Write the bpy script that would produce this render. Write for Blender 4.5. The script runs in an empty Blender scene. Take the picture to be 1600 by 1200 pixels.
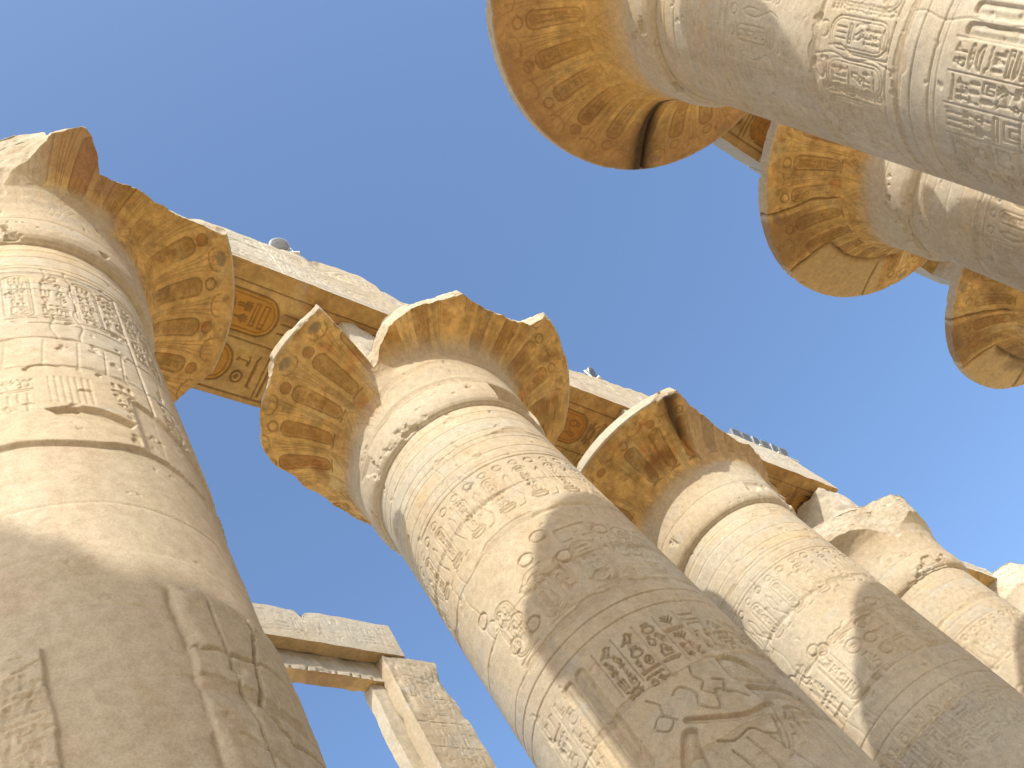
import bpy, math, random
import numpy as np
from mathutils import Matrix, Vector

# ------------------------------------------------------------------ camera
SC = bpy.context.scene
CAMP = np.array([0.0, 0.0, 1.6])
# rows: camera right, camera up, camera back, in world axes
MC = np.array([[0.46750217, 0.76858828, -0.43670788],
               [0.86181299, -0.28630536, 0.41869751],
               [0.19677419, -0.57210252, -0.79622775]])
cam = bpy.data.cameras.new('camera')
cam_ob = bpy.data.objects.new('camera', cam)
SC.collection.objects.link(cam_ob)
m4 = Matrix([[float(MC[j, i]) for j in range(3)] + [float(CAMP[i])] for i in range(3)] + [[0, 0, 0, 1]])
cam_ob.matrix_world = m4
cam.sensor_fit = 'HORIZONTAL'
cam.sensor_width = 36.0
cam.lens = 1602.12 / 1600 * 36.0
cam.clip_start = 0.1
cam.clip_end = 3000
SC.camera = cam_ob

# ------------------------------------------------------------------ light
SUN_AZ, SUN_EL = math.radians(-53.5), math.radians(38.0)
W = bpy.data.worlds.new('World')
SC.world = W
W.use_nodes = True
nt = W.node_tree
bg = nt.nodes['Background']
sky = nt.nodes.new('ShaderNodeTexSky')
sky.sky_type = 'NISHITA'
sky.sun_disc = False
sky.sun_elevation = SUN_EL
sky.sun_rotation = math.pi / 2 - SUN_AZ
sky.altitude = 0
sky.air_density = 0.9
sky.dust_density = 2.2
sky.ozone_density = 3.6
wb = nt.nodes.new('ShaderNodeMix')
wb.data_type = 'RGBA'
wb.blend_type = 'MULTIPLY'
wb.inputs[0].default_value = 1.0
wb.inputs[7].default_value = (0.95, 0.99, 0.985, 1)
nt.links.new(sky.outputs[0], wb.inputs[6])
nt.links.new(wb.outputs[2], bg.inputs['Color'])
bg.inputs['Strength'].default_value = 0.14
sun = bpy.data.lights.new('sun', 'SUN')
sun.energy = 2.0
sun.angle = math.radians(0.53)
sun.color = (1.0, 0.975, 0.915)
sun_ob = bpy.data.objects.new('sun', sun)
SC.collection.objects.link(sun_ob)
sd = Vector((math.cos(SUN_AZ) * math.cos(SUN_EL), math.sin(SUN_AZ) * math.cos(SUN_EL), math.sin(SUN_EL)))
sun_ob.rotation_euler = sd.to_track_quat('Z', 'Y').to_euler()
sun_ob.location = sd * 60
SC.view_settings.view_transform = 'Standard'
SC.view_settings.look = 'None'
SC.view_settings.exposure = 1.22
SC.view_settings.gamma = 1.0
SC.cycles.max_bounces = 10
SC.cycles.diffuse_bounces = 6

rnd = random.Random(11)

# ------------------------------------------------------------------ noise
def _h(ix, iy, iz, seed):
    h = (ix.astype(np.int64) * 374761393 + iy.astype(np.int64) * 668265263 + iz.astype(np.int64) * 1274126177 + seed * 1013904223) & 0xffffffff
    h = ((h ^ (h >> 13)) * 1274126177) & 0xffffffff
    h = h ^ (h >> 16)
    return (h & 0xffff).astype(np.float32) / 32767.5 - 1.0

def vnoise(P, f, seed=0):
    q = P * f
    i = np.floor(q)
    t = (q - i).astype(np.float32)
    t = t * t * (3 - 2 * t)
    i = i.astype(np.int64)
    x, y, z = i[..., 0], i[..., 1], i[..., 2]
    tx, ty, tz = t[..., 0], t[..., 1], t[..., 2]
    def L(a, b, s): return a + (b - a) * s
    c = [_h(x + a, y + b, z + d, seed) for d in (0, 1) for b in (0, 1) for a in (0, 1)]
    return L(L(L(c[0], c[1], tx), L(c[2], c[3], tx), ty), L(L(c[4], c[5], tx), L(c[6], c[7], tx), ty), tz)

def fbm(P, f, octv=4, seed=0, g=0.5):
    o, a, n = 0, 1.0, 0
    for k in range(octv):
        o = o + a * vnoise(P, f, seed + 17 * k)
        n += a
        a *= g
        f = f * 2.03
    return o / n

def sstep(x, a, b):
    t = np.clip((x - a) / (b - a), 0, 1)
    return t * t * (3 - 2 * t)

# ------------------------------------------------------------------ carving field
class Field:
    """Relief drawn on a surface: u across, v up; C is the depth cut away, T a paint layer."""
    def __init__(s, u, v):
        s.u, s.v = np.asarray(u, float), np.asarray(v, float)
        s.C = np.zeros((len(v), len(u)), np.float32)
        s.col = np.zeros((len(v), len(u), 3), np.float32)
        s.a = np.zeros((len(v), len(u)), np.float32)
        s.line = None
    def win(s, x0, x1, y0, y1):
        i0, i1 = np.searchsorted(s.u, [x0, x1])
        j0, j1 = np.searchsorted(s.v, [y0, y1])
        return i0, i1, j0, j1
    def stroke(s, pts, w=0.018, d=0.02, col=None, a=0.0):
        pts = np.asarray(pts, float)
        m = w * 1.6
        i0, i1, j0, j1 = s.win(pts[:, 0].min() - m, pts[:, 0].max() + m, pts[:, 1].min() - m, pts[:, 1].max() + m)
        if i1 - i0 < 1 or j1 - j0 < 1: return
        U, V = np.meshgrid(s.u[i0:i1], s.v[j0:j1])
        D = np.full(U.shape, 9.0)
        for (ax, ay), (bx, by) in zip(pts[:-1], pts[1:]):
            dx, dy = bx - ax, by - ay
            t = np.clip(((U - ax) * dx + (V - ay) * dy) / (dx * dx + dy * dy + 1e-12), 0, 1)
            D = np.minimum(D, np.hypot(U - ax - t * dx, V - ay - t * dy))
        k = 1 - sstep(D, w * 0.45, w * 1.35)
        s.C[j0:j1, i0:i1] = np.maximum(s.C[j0:j1, i0:i1], d * k)
        c = col if col is not None else s.line
        if c is not None:
            kk = (k * (a or getattr(s, 'la', 0.75)))[..., None]
            s.col[j0:j1, i0:i1] = s.col[j0:j1, i0:i1] * (1 - kk) + np.array(c) * kk
            s.a[j0:j1, i0:i1] = np.maximum(s.a[j0:j1, i0:i1], kk[..., 0])
    def sink(s, poly, d=0.02, soft=0.02, bulge=0.0, col=None, a=0.8):
        poly = np.asarray(poly, float)
        i0, i1, j0, j1 = s.win(poly[:, 0].min(), poly[:, 0].max(), poly[:, 1].min(), poly[:, 1].max())
        if i1 - i0 < 1 or j1 - j0 < 1: return
        U, V = np.meshgrid(s.u[i0:i1], s.v[j0:j1])
        ins = np.zeros(U.shape, bool)
        D = np.full(U.shape, 9.0)
        n = len(poly)
        for k in range(n):
            (ax, ay), (bx, by) = poly[k], poly[(k + 1) % n]
            c = (ay > V) != (by > V)
            ins ^= c & (U < (bx - ax) * (V - ay) / (by - ay + 1e-12) + ax)
            dx, dy = bx - ax, by - ay
            t = np.clip(((U - ax) * dx + (V - ay) * dy) / (dx * dx + dy * dy + 1e-12), 0, 1)
            D = np.minimum(D, np.hypot(U - ax - t * dx, V - ay - t * dy))
        k = np.where(ins, sstep(D, 0, soft), 0)
        dep = d * k - bulge * np.where(ins, sstep(D, soft, soft * 6), 0)
        s.C[j0:j1, i0:i1] = np.where(ins, np.maximum(s.C[j0:j1, i0:i1], dep), s.C[j0:j1, i0:i1])
        if col is not None:
            kk = (k * a)[..., None]
            s.col[j0:j1, i0:i1] = s.col[j0:j1, i0:i1] * (1 - kk) + np.array(col) * kk
            s.a[j0:j1, i0:i1] = np.maximum(s.a[j0:j1, i0:i1], kk[..., 0])

def sm(pts, n=5, closed=False):
    """smooth curve through the points"""
    p = np.asarray(pts, float)
    q = np.concatenate([p[-1:], p, p[:2]]) if closed else np.concatenate([2 * p[:1] - p[1:2], p, 2 * p[-1:] - p[-2:-1]])
    o = []
    for k in range(1, len(q) - 2):
        for j in range(n):
            t = j / n
            a, b, c, d = q[k - 1], q[k], q[k + 1], q[k + 2]
            o.append(.5 * (2 * b + (c - a) * t + (2 * a - 5 * b + 4 * c - d) * t * t + (3 * b - a - 3 * c + d) * t ** 3))
    if not closed: o.append(p[-1])
    return [tuple(v) for v in o]

def arc(cx, cy, rx, ry, a0=0, a1=360, n=14):
    return [(cx + rx * math.cos(math.radians(a0 + (a1 - a0) * k / n)), cy + ry * math.sin(math.radians(a0 + (a1 - a0) * k / n))) for k in range(n + 1)]

def rrect(x0, x1, y0, y1, r, n=5):
    o = []
    for cx, cy, a in ((x1 - r, y1 - r, 0), (x0 + r, y1 - r, 90), (x0 + r, y0 + r, 180), (x1 - r, y0 + r, 270)):
        o += arc(cx, cy, r, r, a, a + 90, n)
    return o + [o[0]]

# hieroglyph signs as polylines in a unit box; last item = width to height
G = {
 'sun': ([arc(.5, .5, .42, .42), arc(.5, .5, .1, .1)], 1),
 'water': ([[(k / 8, .5 + (.22 if k % 2 else -.22)) for k in range(9)]], 3),
 'reed': ([[(.5, 0), (.5, .45)], [(.5, .45), (.25, .5), (.3, .85), (.6, 1), (.72, .7), (.5, .45)]], .45),
 'bird': ([[(.05, .72), (.2, .8), (.28, .97), (.45, .95), (.48, .75), (.98, .3), (.62, .34), (.4, .3), (.25, .45), (.22, .7)], [(.42, .3), (.42, .03), (.6, .03)], [(.54, .32), (.54, .06)], [(.45, .7), (.75, .45)]], 1),
 'owl': ([[(.2, .95), (.5, .98), (.52, .72), (.85, .25), (.8, .1), (.6, .3), (.35, .25), (.22, .5), (.2, .95)], [(.42, .26), (.42, .02), (.62, .02)], [(.3, .84), (.4, .84)]], .9),
 'mouth': ([arc(.5, .28, .5, .4, 25, 155, 8), arc(.5, .72, .5, .4, 205, 335, 8)], 2.6),
 'basket': ([[(0, .8), (1, .8)] + arc(.5, .8, .5, .65, 0, -180, 10)], 2),
 'loaf': ([[(0, .15), (1, .15)] + arc(.5, .15, .5, .7, 0, 180, 10)], 1.5),
 'ankh': ([[(.5, 0), (.5, .55)], [(.1, .52), (.9, .52)], arc(.5, .77, .2, .23)], .55),
 'arm': ([[(0, .75), (0, .35), (.8, .35), (1, .6)], [(0, .5), (.75, .5)]], 2.2),
 'man': ([[(.2, .05), (.85, .05), (.85, .25), (.55, .4), (.62, .62), (.75, .66), (.7, .95), (.45, .97), (.42, .7), (.25, .55), (.2, .05)], [(.5, .55), (.9, .5)]], .8),
 'house': ([[(.3, .1), (0, .1), (0, .9), (1, .9), (1, .1), (.7, .1)]], 1.5),
 'scarab': ([arc(.5, .45, .28, .38), [(.25, .7), (.02, .95)], [(.75, .7), (.98, .95)], [(.24, .4), (0, .35)], [(.76, .4), (1, .35)], [(.3, .15), (.08, 0)], [(.7, .15), (.92, 0)], [(.22, .6), (.78, .6)]], .85),
 'djed': ([[(.38, 0), (.42, 1)], [(.62, 0), (.58, 1)], [(.1, .95), (.9, .95)], [(.1, .82), (.9, .82)], [(.1, .7), (.9, .7)], [(.1, .57), (.9, .57)]], .5),
 'snake': ([[(0, .2), (.15, .35), (.3, .2), (.45, .35), (.6, .2), (.8, .3), (.88, .7), (1, .7)]], 2.2),
 'bars': ([[(.15, .05), (.15, .95)], [(.5, .05), (.5, .95)], [(.85, .05), (.85, .95)]], 1),
 'flag': ([[(.2, 0), (.2, 1), (.85, .85), (.2, .68)]], .55),
 'eye': ([arc(.5, .45, .5, .3, 0, 360, 14), arc(.5, .45, .13, .22), [(.3, .15), (.2, -.1)]], 2),
 'pool': ([[(0, .2), (1, .2), (1, .8), (0, .8), (0, .2)], [(.2, .2), (.2, .8)]], 2.6),
 'board': ([[(0, .15), (1, .15), (1, .6), (0, .6), (0, .15)]] + [[(.08 + .12 * k, .6), (.08 + .12 * k, .95)] for k in range(8)], 2),
 'sceptre': ([[(.4, 0), (.6, .1)], [(.5, .05), (.5, .8)], [(.5, .8), (.2, .9), (.5, 1), (.85, .85)]], .4),
 'stool': ([[(0, 0), (0, .9), (.9, .9), (.9, 0), (.65, 0), (.65, .55), (.3, .55), (.3, 0), (0, 0)]], 1),
 'wick': ([[(.5, 0), (.3, .17), (.7, .34), (.3, .5), (.7, .67), (.3, .84), (.5, 1)], [(.5, 0), (.7, .17), (.3, .34), (.7, .5), (.3, .67), (.7, .84), (.5, 1)]], .4),
 'pot': ([arc(.5, .35, .38, .35, 60, 480, 12), [(.35, .65), (.3, .95), (.7, .95), (.65, .65)]], .8),
 'leg': ([[(.3, 1), (.3, .2), (.9, .2), (.9, 0), (.05, 0), (.05, 1), (.3, 1)]], .6),
 'plant': ([[(.5, 0), (.5, 1)], [(.5, .3), (.1, .7)], [(.5, .3), (.9, .7)], [(.5, .55), (.2, .95)], [(.5, .55), (.8, .95)]], .8),
}
WIDE = ['water', 'mouth', 'basket', 'arm', 'snake', 'pool', 'board', 'eye', 'loaf']
TALL = ['reed', 'ankh', 'djed', 'flag', 'sceptre', 'wick', 'leg']
SQ = ['sun', 'bird', 'owl', 'man', 'scarab', 'bars', 'stool', 'house', 'pot', 'plant', 'bird']

def sign(f, name, x0, y0, w, h, lw, d, mp=None, flip=False):
    for pl in G[name][0]:
        pts = [(x0 + (1 - x if flip else x) * w, y0 + y * h) for x, y in pl]
        if mp: pts = [mp(x, y) for x, y in pts]
        f.stroke(pts, lw, d)

def sign_block(f, x0, x1, y0, y1, lw, d, R, mp=None):
    """fill one column of writing from top to bottom with stacked sign groups"""
    w = x1 - x0
    y = y1
    while y - y0 > 0.16 * w:
        k = R.random()
        if k < .38:
            h = min(w * R.uniform(.26, .4), y - y0)
            sign(f, R.choice(WIDE), x0, y - h, w, h * .9, lw, d, mp, R.random() < .5)
        elif k < .68:
            h = min(w * R.uniform(.6, .85), y - y0)
            a = R.choice(TALL + SQ)
            b = R.choice(TALL + SQ)
            sign(f, a, x0, y - h, w * .44, h * .92, lw, d, mp)
            sign(f, b, x0 + w * .54, y - h, w * .46, h * .92, lw, d, mp)
        elif k < .85:
            h = min(w * R.uniform(.7, .95), y - y0)
            sign(f, R.choice(SQ), x0 + w * .08, y - h, w * .84, h * .92, lw, d, mp, R.random() < .5)
        else:
            h = min(w * .55, y - y0)
            for q in range(3):
                sign(f, R.choice(TALL), x0 + w * (.02 + .34 * q), y - h, w * .27, h * .9, lw, d, mp)
        y -= h + w * .07

def cartouche(f, x0, x1, y0, y1, lw, d, R, mp=None, double=True, fill=None):
    """upright royal ring with a bar under it"""
    w = x1 - x0
    r = w * .45
    M = (lambda P: [mp(x, y) for x, y in P]) if mp else (lambda P: P)
    if fill is not None:
        f.sink(M(rrect(x0, x1, y0 + w * .1, y1, r)), 0.004, 0.02, 0, fill, getattr(f, 'fa', .85))
    f.stroke(M(rrect(x0, x1, y0 + w * .1, y1, r)), lw, d)
    if double:
        g = w * .1
        f.stroke(M(rrect(x0 + g, x1 - g, y0 + w * .1 + g, y1 - g, r - g)), lw * .7, d * .7)
    f.stroke(M([(x0 - w * .05, y0), (x1 + w * .05, y0)]), lw * 1.2, d)
    sign_block(f, x0 + w * .22, x1 - w * .22, y0 + w * .32, y1 - w * .22, lw * .9, d, R, mp)

# ------------------------------------------------------------------ mesh helpers
def raw_mesh(name, V, F, col=None, smooth=True, sharp=None):
    """V (n,3); F (m,4) or (m,3) index arrays"""
    me = bpy.data.meshes.new(name)
    V = np.asarray(V, np.float32)
    F = np.asarray(F, np.int32)
    k = F.shape[1]
    me.vertices.add(len(V))
    me.vertices.foreach_set('co', V.ravel())
    me.loops.add(F.size)
    me.loops.foreach_set('vertex_index', F.ravel())
    me.polygons.add(len(F))
    me.polygons.foreach_set('loop_start', np.arange(0, F.size, k, dtype=np.int32))
    me.polygons.foreach_set('loop_total', np.full(len(F), k, np.int32))
    me.polygons.foreach_set('use_smooth', np.full(len(F), smooth))
    me.update(calc_edges=True)
    me.validate()
    if col is not None:
        at = me.color_attributes.new('albedo', 'FLOAT_COLOR', 'POINT')
        c4 = np.ones((len(V), 4), np.float32)
        c4[:, :3] = np.asarray(col, np.float32).reshape(-1, 3)
        at.data.foreach_set('color', c4.ravel())
    if sharp:
        me.set_sharp_from_angle(angle=math.radians(sharp))
    return me

def grid_faces(n, m, wrap=False, off=0, flip=False):
    j = np.arange(n - 1)[:, None]
    i = np.arange(m if wrap else m - 1)[None, :]
    i2 = (i + 1) % m
    a, b, c, d = j * m + i, j * m + i2, (j + 1) * m + i2, (j + 1) * m + i
    q = np.stack([a, b, c, d], -1).reshape(-1, 4) + off
    return q[:, ::-1] if flip else q

def link(name, me, mat, parent=None, loc=None):
    o = bpy.data.objects.new(name, me)
    SC.collection.objects.link(o)
    if mat: me.materials.append(mat)
    if parent: o.parent = parent
    if loc is not None: o.location = loc
    return o

def empty(name, loc, label, cat, group=None):
    o = bpy.data.objects.new(name, None)
    SC.collection.objects.link(o)
    o.location = loc
    o.empty_display_size = 0.3
    return tag(o, label, cat, group)

def tag(o, label, cat, group=None):
    o['label'] = label
    o['category'] = cat
    o['kind'] = 'thing'
    if group: o['group'] = group
    return o

# ------------------------------------------------------------------ materials
def stone_material(name, grain=1.0):
    m = bpy.data.materials.new(name)
    m.use_nodes = True
    t = m.node_tree
    b = t.nodes['Principled BSDF']
    b.inputs['Roughness'].default_value = 0.92
    b.inputs['Specular IOR Level'].default_value = 0.2
    at = t.nodes.new('ShaderNodeAttribute')
    at.attribute_name = 'albedo'
    tc = t.nodes.new('ShaderNodeTexCoord')
    n1 = t.nodes.new('ShaderNodeTexNoise')
    n1.inputs['Scale'].default_value = 9.0
    n1.inputs['Detail'].default_value = 10.0
    n1.inputs['Roughness'].default_value = 0.72
    n2 = t.nodes.new('ShaderNodeTexNoise')
    n2.inputs['Scale'].default_value = 55.0
    n2.inputs['Detail'].default_value = 6.0
    n2.inputs['Roughness'].default_value = 0.7
    for n in (n1, n2): t.links.new(tc.outputs['Object'], n.inputs['Vector'])
    r1 = t.nodes.new('ShaderNodeValToRGB')
    r1.color_ramp.elements[0].position = 0.3
    r1.color_ramp.elements[0].color = (0.80, 0.76, 0.70, 1)
    r1.color_ramp.elements[1].position = 0.66
    r1.color_ramp.elements[1].color = (1.08, 1.06, 1.03, 1)
    t.links.new(n1.outputs['Fac'], r1.inputs['Fac'])
    r2 = t.nodes.new('ShaderNodeValToRGB')
    r2.color_ramp.elements[0].position = 0.3
    r2.color_ramp.elements[0].color = (0.82, 0.80, 0.77, 1)
    r2.color_ramp.elements[1].position = 0.6
    r2.color_ramp.elements[1].color = (1.05, 1.05, 1.05, 1)
    t.links.new(n2.outputs['Fac'], r2.inputs['Fac'])
    x1 = t.nodes.new('ShaderNodeMix')
    x1.data_type = 'RGBA'; x1.blend_type = 'MULTIPLY'; x1.inputs[0].default_value = 1.0
    x2 = t.nodes.new('ShaderNodeMix')
    x2.data_type = 'RGBA'; x2.blend_type = 'MULTIPLY'; x2.inputs[0].default_value = 1.0
    t.links.new(at.outputs['Color'], x1.inputs[6])
    t.links.new(r1.outputs['Color'], x1.inputs[7])
    t.links.new(x1.outputs[2], x2.inputs[6])
    t.links.new(r2.outputs['Color'], x2.inputs[7])
    t.links.new(x2.outputs[2], b.inputs['Base Color'])
    bp = t.nodes.new('ShaderNodeBump')
    bp.inputs['Strength'].default_value = 0.55 * grain
    bp.inputs['Distance'].default_value = 0.007
    ad = t.nodes.new('ShaderNodeMath')
    ad.operation = 'MULTIPLY_ADD'
    ad.inputs[1].default_value = 1.6
    t.links.new(n1.outputs['Fac'], ad.inputs[0])
    t.links.new(n2.outputs['Fac'], ad.inputs[2])
    t.links.new(ad.outputs[0], bp.inputs['Height'])
    t.links.new(bp.outputs['Normal'], b.inputs['Normal'])
    return m

def flat_material(name, col, rough=0.6, metal=0.0, var=0.12, scale=14.0):
    m = bpy.data.materials.new(name)
    m.use_nodes = True
    t = m.node_tree
    b = t.nodes['Principled BSDF']
    b.inputs['Roughness'].default_value = rough
    b.inputs['Metallic'].default_value = metal
    n = t.nodes.new('ShaderNodeTexNoise')
    n.inputs['Scale'].default_value = scale
    n.inputs['Detail'].default_value = 6
    tc = t.nodes.new('ShaderNodeTexCoord')
    t.links.new(tc.outputs['Object'], n.inputs['Vector'])
    r = t.nodes.new('ShaderNodeValToRGB')
    r.color_ramp.elements[0].position = .3
    r.color_ramp.elements[1].position = .7
    r.color_ramp.elements[0].color = tuple(c * (1 - var) for c in col) + (1,)
    r.color_ramp.elements[1].color = tuple(c * (1 + var) for c in col) + (1,)
    t.links.new(n.outputs['Fac'], r.inputs['Fac'])
    t.links.new(r.outputs['Color'], b.inputs['Base Color'])
    return m

M_STONE = stone_material('carved_sandstone')
M_PAINT = stone_material('painted_sandstone', 0.8)
M_SAND = flat_material('pale_sand_paving', (0.78, 0.62, 0.42), 0.95, 0, .08, 1.5)
M_METAL = flat_material('grey_lamp_housing', (0.33, 0.33, 0.32), 0.45, 0.6)
M_WHITE = flat_material('white_lamp_bracket', (0.75, 0.74, 0.70), 0.5)
M_GLASS = flat_material('dark_lamp_glass', (0.13, 0.12, 0.10), 0.42)

S_PALE = np.array([0.55, 0.487, 0.375])
S_WARM = np.array([0.52, 0.428, 0.298])
S_GREY = np.array([0.485, 0.43, 0.34])
OCHRE = np.array([0.63, 0.41, 0.15])
UMBER = np.array([0.33, 0.17, 0.055])
SOOT = np.array([0.07, 0.045, 0.025])
PLASTER = np.array([0.515, 0.43, 0.305])
MORTAR = np.array([0.45, 0.365, 0.25])

def stone_colour(P, seed):
    a = fbm(P * np.array([1, 1, .7]), .55, 4, seed)
    b = fbm(P * np.array([1, 1, 2.2]), 1.6, 4, seed + 5)
    w = sstep(a, -.25, .35)[..., None]
    c = S_PALE * w + S_WARM * (1 - w)
    g = (sstep(b, .05, .5) * .75)[..., None]
    c = c * (1 - g) + S_GREY * g
    return c

def mix(c, col, k):
    return c * (1 - k[..., None]) + np.asarray(col) * k[..., None]

# ------------------------------------------------------------------ column geometry
R0, ZR, ZTOP, RR = 1.636, 16.0, 18.62, 3.435
B = 7.752
XC, XD, Y0, YD = -5.647, 3.880, 2.797, 10.705 - 7.752

def az_grid(centre, half, step, coarse=4.0):
    a = np.arange(centre - half, centre + half, step)
    rest = 360 - 2 * half
    n = max(6, int(rest / coarse))
    b = centre + half + np.arange(n) * rest / n
    return np.concatenate([a, b])

def ring_wobble(az, seed, amp):
    P = np.stack([np.cos(az) * 3, np.sin(az) * 3, np.full_like(az, seed * 3.7)], -1)
    return amp * fbm(P, .9, 4, seed)

def AZD(A):
    return np.degrees(A)

def build_shaft(root, azc, half, stepu, stepz, zlo, draw, seed, joints, bands=True, dep=1.55):
    azd = az_grid(azc, half, math.degrees(stepu / R0))
    zz = np.concatenate([np.arange(0.5, zlo, .25), np.arange(zlo, ZR, stepz), [ZR]])
    f = Field((azd - azc) * math.pi / 180 * R0, zz)
    A, Z = np.meshgrid(np.radians(azd), zz)
    rb = R0 + .003 * (ZR - Z)
    P = np.stack([np.cos(A) * rb, np.sin(A) * rb, Z], -1) + seed * 13.7
    U = np.broadcast_to(f.u, A.shape)
    draw(f, random.Random(seed))
    C = f.C
    # weathering eats away part of the carving
    wear = sstep(fbm(P, .8, 3, seed + 3), .22, .6) * sstep(Z, 9.6, 10.6)
    C = dep * C * (1 - .8 * wear)
    col = stone_colour(P, seed)
    H = .010 * fbm(P, .6, 3, seed + 1) + .003 * fbm(P * np.array([1, 1, 2.5]), 9, 3, seed + 2)
    pit = fbm(P, 5.5, 3, seed + 31)
    H -= .02 * sstep(pit, .42, .62)
    jz = np.array(sorted(joints))
    drum = np.searchsorted(jz, zz)[:, None] + 0 * A
    half_ = np.floor((AZD(A) + 37 * drum) / 150.0)
    tint = vnoise(np.stack([drum * 1.37, half_ * 2.11, A * 0 + seed], -1) + .37, 1.0, seed)
    col = col * (1 + .10 * tint)[..., None] * (1 + .03 * tint[..., None] * np.array([1, 0, -2.0]))
    stain = sstep(fbm(P * np.array([2.2, 2.2, .28]), 1.2, 5, seed + 71, .6), .1, .5)
    col = mix(col, (.47, .36, .23), stain * .45)
    pale = sstep(fbm(P, 1.9, 5, seed + 72, .6), .15, .5)
    col = mix(col, (.61, .545, .425), pale * .4)
    # painted rings just under the capital
    if bands:
        for zb, zt, c, k in ((15.15, 15.5, (.50, .47, .40), .4), (14.55, 14.85, (.60, .42, .20), .3), (15.62, 15.95, (.62, .45, .22), .25)):
            k2 = k * sstep(Z, zb, zb + .03) * (1 - sstep(Z, zt - .03, zt)) * sstep(fbm(P, 1.8, 4, seed + 8), -.3, .3)
            col = mix(col, c, k2)
        for zb in (15.78, 15.52, 15.16, 14.84, 14.52, 14.3):
            w = zb + .01 * np.sin(A * 3)
            H -= .012 * np.exp(-((Z - w) / .013) ** 2)
    # drum joints with chipped lips and patches of mortar
    az = np.radians(azd)
    for k, zj in enumerate(joints):
        wl = zj + ring_wobble(az, seed + k, .07)[None, :]
        ch = sstep(fbm(P * np.array([1, 1, 1.7]), 1.5, 4, seed + 40 + k), .0, .45)
        wd = .010 + .05 * ch
        dd = np.abs(Z - wl)
        g = np.exp(-(dd / wd) ** 2)
        H -= (.016 + .022 * ch) * g
        mo = sstep(fbm(P, .8, 4, seed + 60 + k), .06, .16) * (1 - sstep(dd, .03 + .05 * ch, .07 + .13 * ch))
        H = np.where(mo > .5, H * .3 - .012, H)
        col = mix(col, MORTAR, mo * .75)
        # short upright joints between blocks of a drum
        for q in range(3):
            ua = rnd.uniform(-2.6, 2.6)
            zn = joints[k + 1] if k + 1 < len(joints) else zj - 1.3
            if rnd.random() < .75:
                f2 = np.exp(-((U - ua - .03 * np.sin(Z * 9 + q)) / .011) ** 2) * (Z < zj) * (Z > zn)
                H -= .014 * f2
    if hasattr(f, 'post'):
        H, C, col = f.post(f, A, Z, U, P, H, C, col)
    k = f.a[..., None]
    col = col * (1 - k) + f.col * k
    r = rb + H - C
    V = np.stack([np.cos(A) * r, np.sin(A) * r, Z], -1).reshape(-1, 3)
    me = raw_mesh('shaft', V, grid_faces(len(zz), len(azd), True), col)
    return link('shaft', me, M_STONE, root)

# bell profile: (z, r) from the neck to the middle of the top
PROF = np.array([(15.985, 1.58), (16.0, 1.67), (16.03, 1.71), (16.10, 1.755), (16.20, 1.785), (16.33, 1.80), (16.46, 1.805), (16.58, 1.802), (16.66, 1.797),
                 (16.72, 1.797), (16.95, 1.81), (17.2, 1.845), (17.45, 1.905), (17.65, 1.98), (17.82, 2.11), (17.95, 2.26), (18.06, 2.45), (18.15, 2.66), (18.22, 2.88), (18.28, 3.10),
                 (18.325, 3.28), (18.36, 3.40), (18.385, 3.432), (18.42, 3.435), (18.60, 3.435), (18.62, 3.42), (18.62, 3.2), (18.62, 2.6), (18.62, 1.8), (18.62, .9), (18.62, .02)])

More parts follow.
